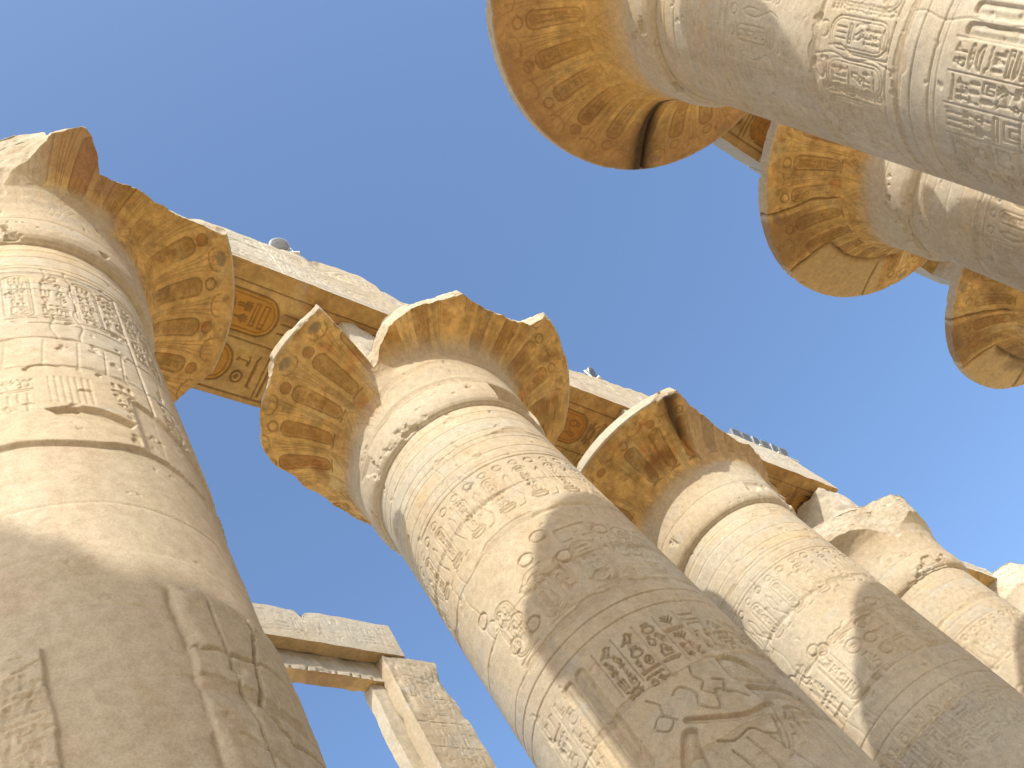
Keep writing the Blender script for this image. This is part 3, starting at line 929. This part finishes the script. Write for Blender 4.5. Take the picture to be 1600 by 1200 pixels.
c2 = make_column('papyrus_column', XC, cy[1], 'middle column whose capital is broken away in front, leaving a painted wedge on its left', GROUP_C)
build_shaft(c2, -62, 98, .0125, .0118, 6.8, draw_c2(-62), 7, [14.98, 13.45, 12.62, 11.48, 10.62, 9.0, 7.9])
CUT2 = [(-64, 3.6), (-62.5, 3.5), (-60.5, 1.98), (-56, 2.05), (-50, 2.25), (-45, 2.45), (-33, 2.62), (-20, 2.76), (-12, 2.9), (-6, 2.76), (6, 2.74), (16, 2.84), (22, 3.02), (25, 3.4), (28, 3.6), (150, 3.6), (158, 2.8), (168, 2.35), (180, 1.98), (190, 1.93), (204, 2.0), (222, 2.3), (232, 2.62), (240, 3.0), (247, 3.18), (257, 3.24), (268, 3.28), (275, 3.34), (279, 3.6)]
CUT2 = [(a - 360 if a > 180 else a, r) for a, r in CUT2]
CUT2.sort()
def post2(A, AD, Z, SS, S, P, H, C, col, pm):
    k = sstep(AD, -60, -52) * (1 - sstep(AD, 34, 46)) * np.exp(-((Z - 17.74) / .26) ** 2) * (SS < S[22])
    H = H - .13 * k
    # piece of the neck ring broken off
    k = sstep(AD, -8, -6) * (1 - sstep(AD, 26, 30)) * sstep(Z, 16.05, 16.1) * (1 - sstep(Z, 16.6, 16.66))
    H = H - k * (.17 + .06 * fbm(P, 4, 4, 5))
    # mortar patches along the beds
    for zb, q in ((17.35, 3), (16.75, 4)):
        w = zb + .12 * fbm(np.stack([np.cos(A) * 2, np.sin(A) * 2, A * 0], -1), .9, 3, q)
        kk = (1 - sstep(np.abs(Z - w), .035, .09)) * sstep(fbm(P, .8, 2, q + 9), -.3, .1) * (SS < S[20])
        H = H - .012 * kk
        col = mix(col, MORTAR, kk * .75)
    return H, C, col, pm
build_bell(c2, -62, 118, .017, CUT2, 8, bell_decor(24, .1), 1.0, [(-68, 40, 17.85)], post2, .017)
add_abacus(c2, XC, cy[1], -1.4, .95, -1.58, 1.55, 43, chip=.3, jit=.05)
add_base(c2, 2)

c3 = make_column('papyrus_column', XC, cy[2], 'third column of the long row, capital with white sunlit rim and dark vertical stain', GROUP_C)
build_shaft(c3, -48, 92, .018, .016, 8.4, draw_generic(-48, .014, .014), 9, [14.6, 13.2, 12.15, 11.0, 9.8])
CUT3 = [(-180, 3.6), (-41, 3.6), (-37, 3.3), (-33, 2.95), (-20, 2.45), (-2, 2.13), (20, 2.15), (40, 2.25), (52, 2.4), (66, 3.0), (72, 3.6)]
def post3(A, AD, Z, SS, S, P, H, C, col, pm):
    a0 = -44 + 10 * sstep(18.3 - Z, 0, .9)
    k = np.exp(-((AD - a0 - 1.5) / 3.6) ** 2) * sstep(Z, 17.9, 18.1) * (SS < S[22])
    col = mix(col, SOOT, k * .9)
    H = H - .05 * np.exp(-((AD - a0) / .7) ** 2) * sstep(Z, 17.5, 17.6) * (SS < S[24])
    k2 = np.exp(-((Z - 17.95) / .16) ** 2) * sstep(fbm(P, 1.1, 3, 4), .05, .3) * (AD < -50)
    col = mix(col, (.20, .085, .03), k2 * .7)
    g = sstep(AD, -40, -34) * sstep(Z, 17.45, 17.6) * (1 - sstep(AD, 70, 80)) * (SS < S[22])
    col = mix(col, (.46, .36, .25), g * .55)
    return H, C, col, pm
build_bell(c3, -60, 105, .024, CUT3, 10, bell_decor(24, .4), 1.0, [(-180, 180, 17.45)], post3, .022)
add_abacus(c3, XC, cy[2], -1.4, 1.38, -1.4, 1.4, 44)
add_base(c3, 3)

c4 = make_column('papyrus_column', XC, cy[3], 'fourth column of the long row with a badly worn, broken pale capital', GROUP_C)
build_shaft(c4, -40, 92, .032, .030, 10.5, draw_generic(-40, .024, .02), 12, [14.7, 13.1, 11.9])
CUT4 = [(-130, 3.2, 0.12), (-95, 2.8, 0.16), (-82, 2.66, 0.16), (-70, 2.52, 0.16), (-58, 2.36, 0.16), (-46, 2.15, 0.16), (-36, 2.05, 0.16), (-22, 2.15, 0.16), (-12, 2.3, 0.16), (0, 2.32, 0.16), (18, 2.2, 0.16), (32, 2.2, 0.16), (48, 2.5, 0.16), (60, 2.9, 0.16), (75, 3.1, 0.12), (120, 3.3, 0.12), (180, 3.5, 0.12)]
def post4(A, AD, Z, SS, S, P, H, C, col, pm):
    n = fbm(P, 3.2, 4, 77)
    H = H + .014 * n - .03 * sstep(n, .15, .5) * (SS < S[24])
    return H, C * .3, col, pm
build_bell(c4, -40, 100, .03, CUT4, 14, None, .12, None, post4, .028)
add_abacus(c4, XC, cy[3], -1.4, 1.40, -1.25, .35, 45, chip=.35, jit=.06, res=.05, topf=lambda y: 20.49 - 1.5 * sstep(y, 25.6, 26.4))
add_base(c4, 4)

c5 = make_column('papyrus_column', XC, cy[4], 'farthest column of the long row, only a worn stump of its capital left', GROUP_C)
build_shaft(c5, -40, 92, .06, .06, 13, draw_generic(-40, .03, .02, False), 15, [14.7, 13.3])
build_bell(c5, -40, 100, .05, [(-180, 1.85), (-90, 1.75), (0, 1.8), (90, 1.9)], 16, None, .1, None, None, .05)
add_base(c5, 5)

# ---- near row (upper right)
dy = [YD + B * k for k in range(-1, 4)]
dy[3] -= .28
dy[4] -= .38
d1 = make_column('papyrus_column', XD, dy[2], 'big upper right column, rows of sunlit carved signs, dark crack in its capital', GROUP_D)
build_shaft(d1, -115, 85, .0125, .0125, 8.2, draw_d1(-115), 21, [14.35, 12.25, 10.78, 9.0], dep=1.2)
def post_d1(A, AD, Z, SS, S, P, H, C, col, pm):
    ok = (SS < S[22])
    a = (AD + 360) % 360
    a0 = 151 + 5 * np.sin((Z - 17) * 2.2)
    H = H - .09 * np.exp(-((a - a0) / .55) ** 2) * sstep(Z, 16.7, 16.9) * ok
    k = np.exp(-((a - a0 - 1.2) / (2.3 + 2.4 * sstep(Z, 17.6, 18.2))) ** 2) * sstep(Z + .1 * fbm(P, 2, 3, 3), 16.8, 17.3) * ok
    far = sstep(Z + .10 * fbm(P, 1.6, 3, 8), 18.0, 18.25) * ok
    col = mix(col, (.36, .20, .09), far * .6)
    yel = sstep(Z, 16.6, 16.9) * (1 - sstep(Z, 17.8, 18.1)) * ok
    col = mix(col, (.68, .42, .13), yel * .5)
    col = mix(col, SOOT, np.clip(k * 1.1, 0, .95))
    return H, C, col, pm
build_bell(d1, -165, 100, .016, [(2, 3.6), (8, 3.05), (60, 3.05), (66, 3.6)], 22, bell_decor(24, .3, .6), 1.0, [(-150, -60, 16.95)], post_d1, .016, outer=.75)  # unseen side of the rim cut back to let sun onto the next shaft
add_abacus(d1, XD, dy[2], -1.4, 1.4, -1.4, 1.4, 46)
add_base(d1, 6)

d2 = make_column('papyrus_column', XD, dy[3], 'second column from the top at right, cracked capital with pale patch below', GROUP_D)
build_shaft(d2, -130, 88, .020, .02, 11, draw_generic(-130, .014, .013), 23, [14.4, 12.4])
def post_d2(seed):
    def post(A, AD, Z, SS, S, P, H, C, col, pm):
        ok = (SS < S[24])
        a = (AD + 360) % 360
        nz = fbm(np.stack([np.cos(A) * 3, np.sin(A) * 3, Z * 2], -1), 1.2, 3, seed)
        r1 = np.exp(-((a - 222 - 4 * nz) / .55) ** 2) * sstep(Z, 17.6, 17.8)
        r2 = np.exp(-((a - 193 - 4 * nz) / .55) ** 2) * sstep(Z, 18.02, 18.08)
        zc = 18.04 + .06 * nz
        c3_ = np.exp(-((Z - zc) / .028) ** 2) * sstep(a, 138, 141) * (1 - sstep(a, 190, 194))
        r3 = np.exp(-((a - 150 - 3 * nz) / .5) ** 2) * sstep(Z, 18.04, 18.1)
        k = np.clip(r1 + r2 + c3_ + r3, 0, 1) * ok
        H = H - .09 * k
        col = mix(col, (.16, .10, .05), k * .5)
        pat = sstep(a, 142, 146) * (1 - sstep(a, 191, 194)) * sstep(Z, zc, zc + .03) * ok
        col = mix(col, (.60, .44, .22), pat * .8)
        C = C * (1 - .9 * pat)
        dk = sstep(a, 195, 198) * (1 - sstep(a, 218, 221)) * sstep(Z, 17.95, 18.2) * ok
        col = mix(col, (.27, .15, .06), dk * .65)
        return H, C, col, pm
    return post
build_bell(d2, -165, 100, .022, None, 24, bell_decor(24, .15, .5), 1.0, [(-150, -60, 16.95)], post_d2(3), .022)
add_abacus(d2, XD, dy[3], -1.4, 1.4, -1.4, 1.4, 47)
add_base(d2, 7)

d3 = make_column('papyrus_column', XD, dy[4], 'column cut by the right edge of the photo, round capital with blotchy brown underside', GROUP_D)
build_shaft(d3, -130, 88, .05, .05, 13, draw_generic(-130, .03, .02, False), 25, [14.4, 12.4])
def post_d3(A, AD, Z, SS, S, P, H, C, col, pm):
    H, C, col, pm = post_d2(6)(A, AD - 4, Z, SS, S, P, H, C, col, pm)
    k = sstep(fbm(P, 1.0, 4, 66), .02, .3) * (SS < S[22]) * sstep(Z, 17.6, 18)
    return H, C * .6, mix(col, (.20, .12, .055), k * .6), pm
build_bell(d3, -165, 95, .03, None, 26, bell_decor(24, .6, .4), 1.0, None, post_d3, .03)
add_abacus(d3, XD, dy[4], -1.4, 1.4, -1.4, 1.4, 48)
add_base(d3, 8)

d0 = make_column('papyrus_column', XD, dy[1], 'column beside the camera, out of view above, its broad capital throwing shade on the others', GROUP_D)
build_shaft(d0, -130, 60, .15, .10, 6, lambda f, R: None, 27, [14.4, 12.4, 10])
build_bell(d0, -165, 100, .08, None, 28, None, 1.0, None, None, .06)
add_abacus(d0, XD, dy[1], -1.4, 1.4, -1.4, 1.4, 49, res=.1)
add_base(d0, 9)

# ------------------------------------------------------------------ architrave beams
def soffit_rows(x_in, x_out, yoff=0.0, seed=1, lw=.020, d=.028, n=2):
    """two lines of long royal rings running along the underside of a beam"""
    def dr(f, R):
        y0, y1 = f.u[0], f.u[-1]
        w = (x_out - x_in - .1) / n
        for row in range(n):
            xa = x_in + row * w
            f.stroke([(y0, xa), (y1, xa)], lw * .8, d * .7)
            y = y0 + yoff + .15 + row * .5
            while y < y1 - .6:
                L = 1.75
                mp = lambda px, py, y=y, xa=xa: (y + py, xa + px)
                cartouche(f, w * .12, w * .86, 0, L, lw, d, R, mp, True, (.66, .34, .06) if R.random() < .6 else (.56, .24, .05))
                sign_block(f, w * .2, w * .8, L + .08, L + .62, lw, d * .8, R, mp)
                f.stroke([mp(0, L + .7), mp(w, L + .7)], lw * .8, d * .7)
                y += L + .8
        f.stroke([(y0, x_out - .1), (y1, x_out - .1)], lw * .8, d * .7)
    return dr

def front_signs(lw=.014, d=.011, z0=20.62, z1=22.1, rows=2):
    def dr(f, R):
        y0, y1 = f.u[0], f.u[-1]
        h = (z1 - z0) / rows
        for k in range(40):
            y = R.uniform(y0, y1); z = R.uniform(z0 - .1, z1 + .2); L = R.uniform(.3, 1.6)
            f.stroke([(y, z), (y + L * .5, z + R.uniform(-.02, .02)), (y + L, z + R.uniform(-.03, .03))], R.uniform(.007, .014), R.uniform(.006, .02))
        for y in np.arange(y0 + R.uniform(1.5, 3), y1 - 1, 3.1):
            f.stroke([(y, z0 - .2), (y + .05, z0 + .8), (y, z1 + .4)], .012, .03)
        for k in range(rows + 1):
            f.stroke([(y0, z0 + k * h), (y1, z0 + k * h)], lw * .8, d)
        for k in range(rows):
            y = y0 + .1
            while y < y1 - .5:
                w = R.uniform(.3, .5)
                sign_block(f, y, y + w, z0 + k * h + .08, z0 + (k + 1) * h - .06, lw, d, R)
                y += w + .1
    return dr

def table(pts):
    xs = [p[0] for p in pts]; ys = [p[1] for p in pts]
    return lambda y: np.interp(y, xs, ys) + .05 * np.sin(y * 3.1) * np.sin(y * 7.7)

GB = 'beams resting on the column capitals'
XF, XB, ZB = -4.20, -7.02, 20.5
def cbeam(y0, y1, top, seed, label, res, soff, xb=XB):
    o = block('architrave_beam', xb, XF, y0, y1, ZB, 22.4, {'x+': res, 'z-': res, 'y-': .08}, seed, M_PAINT, None,
              topf=table(top), draws={'x+': front_signs(z0=20.66, z1=22.15), 'z-': soff}, paint={'z-': 1.0}, chip=.07, jit=.008)
    return tag(o, label, 'stone beam', GB)
cbeam(2.82, 10.53, [(2.8, 22.3), (5, 22.32), (7, 22.6), (8.3, 22.8), (9.6, 23.1), (10.2, 23.25), (10.53, 22.9)], 61,
      'long beam from the leftmost column to the middle one, orange royal rings painted underneath', .022, soffit_rows(-6.9, -4.5))
cbeam(10.56, 18.28, [(10.5, 22.6), (11.3, 22.42), (16.3, 22.42), (17.5, 22.6), (19, 22.7)], 62,
      'beam between the middle column and the third, with cracked yellow and red paint underneath', .028, soffit_rows(-6.9, -4.5, .7))
cbeam(18.31, 26.05, [(18, 22.7), (19.4, 22.9), (23.4, 22.2), (25.4, 22.2), (25.7, 21.6), (26.05, 20.9)], 63,
      'beam from the third column to the worn fourth one, six small lamps along its top', .035, soffit_rows(-6.9, -4.5, .4))
for k, (a, b, zt) in enumerate(((-1.9, 5.8, 21.5), (5.85, 10.68, 21.5), (dy[2] + .02, dy[3] - .02, 22.4), (dy[3] + .02, dy[4], 22.4))):  # first two beams are out of view, height and ends set to place shade
    lab = ['worn beam above the camera from the repair pier to the nearest capital', 'worn beam running up to the big upper right column from behind',
           'dark beam glimpsed between the two nearest capitals at upper right', 'beam hidden above the capitals at the right edge'][k]
    o = block('architrave_beam', XD - 1.41, XD + 1.41, a, b, ZB, zt, {'z-': .04 if k == 2 else .12, 'x-': .06 if k == 2 else .12}, 70 + k, M_PAINT, None,
              draws={'z-': soffit_rows(XD - 1.2, XD + 1.0)} if k == 2 else {}, paint={'z-': 1.0}, chip=.06, jit=.008)
    tag(o, lab, 'stone beam', GB)
o = block('shade_pier', XD - 1.3, XD + 1.3, -1.9, 1.0, 0, 20.48, {}, 79, M_STONE, None, chip=.05, jit=.01, coarse=.2)  # added out of view to cast shade on the middle column
tag(o, 'masonry repair pier beside the camera holding up the end of a beam', 'pier')
# fallen piece lodged between the fourth and fifth capitals
o = block('beam_fragment', -6.3, -4.55, 30.2, 32.6, 18.3, 18.9, {'x+': .06, 'z-': .06, 'y+': .08}, 81, M_PAINT, None, paint={'z-': 1.0}, chip=.05,
          draws={'x+': lambda f, R: [f.stroke([(30, z), (33, z)], .03, .04) for z in (18.5, 18.7)]})
tag(o, 'small broken beam piece with orange underside beside the farthest column', 'beam piece')

# ------------------------------------------------------------------ ruined window frame behind the far row
wf = empty('ruined_window_frame', (-13.0, 13.0, 0), 'free-standing ruined stone window frame of pier and double lintel seen between the two left columns', 'window frame')
def pier_draw(f, R):
    for z in (20.05, 19.25, 18.35, 17.5, 16.5):
        f.stroke([(14.2 + k * .18, z + R.uniform(-.025, .025)) for k in range(11)], .014, .018)
    for k in range(3):
        sign_block(f, 14.5 + k * .42, 14.85 + k * .42, 15.5, 20.65, .012, .013, R)
block('pier', -12.94, -12.5, 14.22, 15.86, 12.4, 20.77, {'x+': .03, 'y-': .05}, 91, None, wf, tone=.86, draws={'x+': pier_draw}, chip=.10, jit=.012)
block('jamb', -13.3, -12.95, 13.86, 15.8, 12.4, 20.13, {'x+': .05, 'y-': .05}, 92, None, wf, tone=.86, chip=.10, jit=.02)
def lint_draw(f, R):
    y = 7.4
    while y < 14.6:
        sign_block(f, y, y + .34, 21.0, 21.85, .012, .013, R)
        y += .5
def dent(y):
    return 22.02 + .012 * np.sin(y * 9) - .24 * np.exp(-((y - 12.25) / .11) ** 4) + .05 * sstep(y, 12.2, 12.4)
block('lintel', -12.8, -12.46, 6.6, 14.93, 20.79, 22.0, {'x+': .03, 'z-': .05}, 93, M_PAINT, wf, tone=.86, topf=dent, draws={'x+': lint_draw}, paint={'z-': .6}, chip=.03, jit=.008)
def low_draw(f, R):
    for k in range(22):
        y = 7.5 + .32 * k + R.uniform(-.08, .08)
        f.sink([(y, 20.14), (y + .12, 20.14), (y + .08, 20.24 + R.uniform(0, .08)), (y, 20.22)], .05, .02)
block('lintel', -13.24, -12.83, 6.6, 15.2, 20.14, 21.4, {'x+': .04, 'z-': .05}, 94, M_PAINT, wf, tone=.86, draws={'x+': low_draw}, paint={'z-': .7}, chip=.10, jit=.02)
block('jamb', -13.3, -12.6, 6.4, 7.6, 12.4, 20.12, {}, 95, None, wf, tone=.86, chip=.12, jit=.02)
block('wall', -14.4, -12.4, 5.6, 17.2, 0, 12.38, {}, 96, None, wf, tone=.86, chip=.12, jit=.03, coarse=.3)

# ------------------------------------------------------------------ floodlights on the beams
def tube(p, q, r, n=10):
    p, q = np.array(p, float), np.array(q, float)
    d = q - p; d = d / np.linalg.norm(d)
    a = np.cross(d, [0, 0, 1.0]) if abs(d[2]) < .9 else np.cross(d, [1.0, 0, 0])
    a = a / np.linalg.norm(a); b = np.cross(d, a)
    V = []
    for c in (p, q):
        for k in range(n):
            t = 2 * math.pi * k / n
            V.append(c + r * (math.cos(t) * a + math.sin(t) * b))
    F = [(k, (k + 1) % n, n + (k + 1) % n, n + k) for k in range(n)]
    return V, F
def join(parts):
    V, F, off = [], [], 0
    for v, f in parts:
        V += list(v); F += [tuple(i + off for i in q) for q in f]; off += len(v)
    return V, F
def pymesh(name, V, F, mat, parent, smooth=False):
    me = bpy.data.meshes.new(name)
    me.from_pydata([tuple(map(float, v)) for v in V], [], F)
    me.polygons.foreach_set('use_smooth', [smooth] * len(me.polygons))
    me.update()
    return link(name, me, mat, parent)
def loft(secs):
    """secs: list of rings (same count); capped both ends"""
    n = len(secs[0])
    V = [v for s in secs for v in s]
    F = [(k * n + i, k * n + (i + 1) % n, (k + 1) * n + (i + 1) % n, (k + 1) * n + i) for k in range(len(secs) - 1) for i in range(n)]
    F += [tuple(range(n - 1, -1, -1)), tuple(range((len(secs) - 1) * n, len(secs) * n))]
    return V, F
def rect_ring(w, h, x, bev=.25):
    b = min(w, h) * bev
    return [(x, -w + b, -h), (x, w - b, -h), (x, w, -h + b), (x, w, h - b), (x, w - b, h), (x, -w + b, h), (x, -w, h - b), (x, -w, -h + b)]
def round_ring(r, x, n=18):
    return [(x, r * math.cos(2 * math.pi * k / n), r * math.sin(2 * math.pi * k / n)) for k in range(n)]
def make_flood(label, group, kind='round', s=1.0, mount=.60):
    root = empty('floodlight', (0, 0, 0), label, 'floodlight', group)
    tilt = Matrix.Translation((0, 0, mount * s)) @ Matrix.Rotation(math.radians(28), 4, 'Y')
    def T(V): return [tuple(tilt @ (Vector(v) * s)) for v in V]
    if kind == 'round':
        secs = [round_ring(.06, -.22), round_ring(.12, -.16), round_ring(.20, .0), round_ring(.235, .10), round_ring(.24, .13), round_ring(.215, .135)]
        lens = [round_ring(.205, .136), round_ring(.19, .15), round_ring(.10, .165)]
    else:
        secs = [rect_ring(.07, .06, -.2), rect_ring(.13, .12, -.14), rect_ring(.18, .16, .02), rect_ring(.2, .18, .12), rect_ring(.2, .18, .15), rect_ring(.175, .155, .153)]
        lens = [rect_ring(.165, .145, .154), rect_ring(.15, .13, .162)]
    V, F = loft(secs)
    hs = pymesh('housing', T(V), F, M_METAL, root, kind == 'round')
    V, F = loft(lens)
    pymesh('lens', T(V), F, M_GLASS, hs)
    # yoke and foot
    parts = []
    for sy in (-1, 1):
        parts.append(tube((0, sy * .26 * s, .08 * s), (0, sy * .26 * s, mount * s), .02 * s))
        parts.append(tube((0, sy * .26 * s, mount * s), (0, sy * .2 * s, mount * s), .016 * s))
    parts.append(tube((0, -.27 * s, .08 * s), (0, .27 * s, .08 * s), .02 * s))
    parts.append(tube((0, 0, -.03 * s), (0, 0, .09 * s), .025 * s))
    V, F = join(parts)
    pymesh('yoke', V, F, M_WHITE, root)
    ft = [(-.15, -.3, -.06), (.15, -.3, -.06), (.15, .3, -.06), (-.15, .3, -.06)]
    ft = [ft, [(a * .95, b * .97, -.01) for a, b, c in ft]]
    V, F = loft([[tuple(x * s for x in v) for v in r] for r in ft])
    pymesh('foot', V, F, M_WHITE, root)
    return root
def copy_thing(o, label):
    c = o.copy(); SC.collection.objects.link(c)
    c['label'] = label
    for ch in o.children:
        d = ch.copy(); SC.collection.objects.link(d); d.parent = c
        for g in ch.children:
            e = g.copy(); SC.collection.objects.link(e); e.parent = d
    return c
fl = make_flood('round grey floodlight on the beam above the left columns, against blue sky', 'floodlights on the beams')
fl.location = (-4.38, 8.3, 22.93); fl.rotation_euler = (0, 0, math.radians(-25))
f2 = copy_thing(fl, 'round grey floodlight on the beam just right of the middle capital')
f2.location = (-4.38, 17.75, 22.68); f2.rotation_euler = (0, 0, math.radians(20))
row = make_flood('small boxy floodlight in the row of six, first one at the left end', 'row of small floodlights', 'box', 1.05, .42)
row.location = (-4.36, 23.4, 22.32)
names = ['second', 'third', 'fourth', 'fifth', 'last']
for k in range(5):
    c = copy_thing(row, 'small boxy floodlight in the row of six, %s counting from the left' % names[k])
    c.location = (-4.36, 23.88 + .46 * k, 22.32)
    c.rotation_euler = (0, 0, math.radians(8 * (k % 2)))
c = copy_thing(row, 'dark boxy floodlight standing alone on the stump of the farthest column')
c['group'] = 'floodlights on the beams'
c.location = (-5.0, 33.2, 18.68)

# ------------------------------------------------------------------ unseen wall added to shade the leftmost column, and the ground
def shade_wall_top(y): return np.full_like(y, 24.4)
me_pts = [(6.3, 23.9), (7.4, 24.55), (8.1, 24.27), (8.46, 24.57), (8.7, 24.8), (8.85, 25.4), (9.6, 25.6), (10.3, 25.2)]
a = np.linspace(6.3, 10.3, 60)
tz = np.interp(a, [p[0] for p in me_pts], [p[1] for p in me_pts]) + .08 * np.sin(a * 9)
V, F = [], []
for yy in (-13.9, -15.6):
    for k, x in enumerate(a):
        for j in range(13):
            V.append((x, yy + (0.35 if yy > -14 else -.35) * (1 - j / 12), tz[k] * j / 12))
n = len(a)
V = np.array(V)
Fa = grid_faces(n, 13, False, 0)
Fb = grid_faces(n, 13, False, n * 13, True)
Fc = np.array([[k * 13 + 12, (k + 1) * 13 + 12, n * 13 + (k + 1) * 13 + 12, n * 13 + k * 13 + 12] for k in range(n - 1)])
Fd = np.array([[e * 13 + j, e * 13 + j + 1, n * 13 + e * 13 + j + 1, n * 13 + e * 13 + j] for e in (0, n - 1) for j in range(12)])
me = raw_mesh('added_shade_wall', V, np.concatenate([Fa, Fb, Fc, Fd]), stone_colour(V, 5), True, 40)
tag(link('added_shade_wall', me, M_STONE), 'ruined end wall of the hall behind the camera, ragged along its top', 'wall')

g = np.linspace(-1, 1, 41)
g = np.sign(g) * (np.abs(g) ** 2.2) * 700
X, Y = np.meshgrid(g, g)
ZG = .15 * np.sin(X * .05) * np.sin(Y * .043) * sstep(np.hypot(X, Y), 40, 120)
V = np.stack([X, Y, ZG], -1).reshape(-1, 3)
me = raw_mesh('ground', V, grid_faces(41, 41), None, True)
o = link('ground', me, M_SAND)
o['kind'] = 'structure'
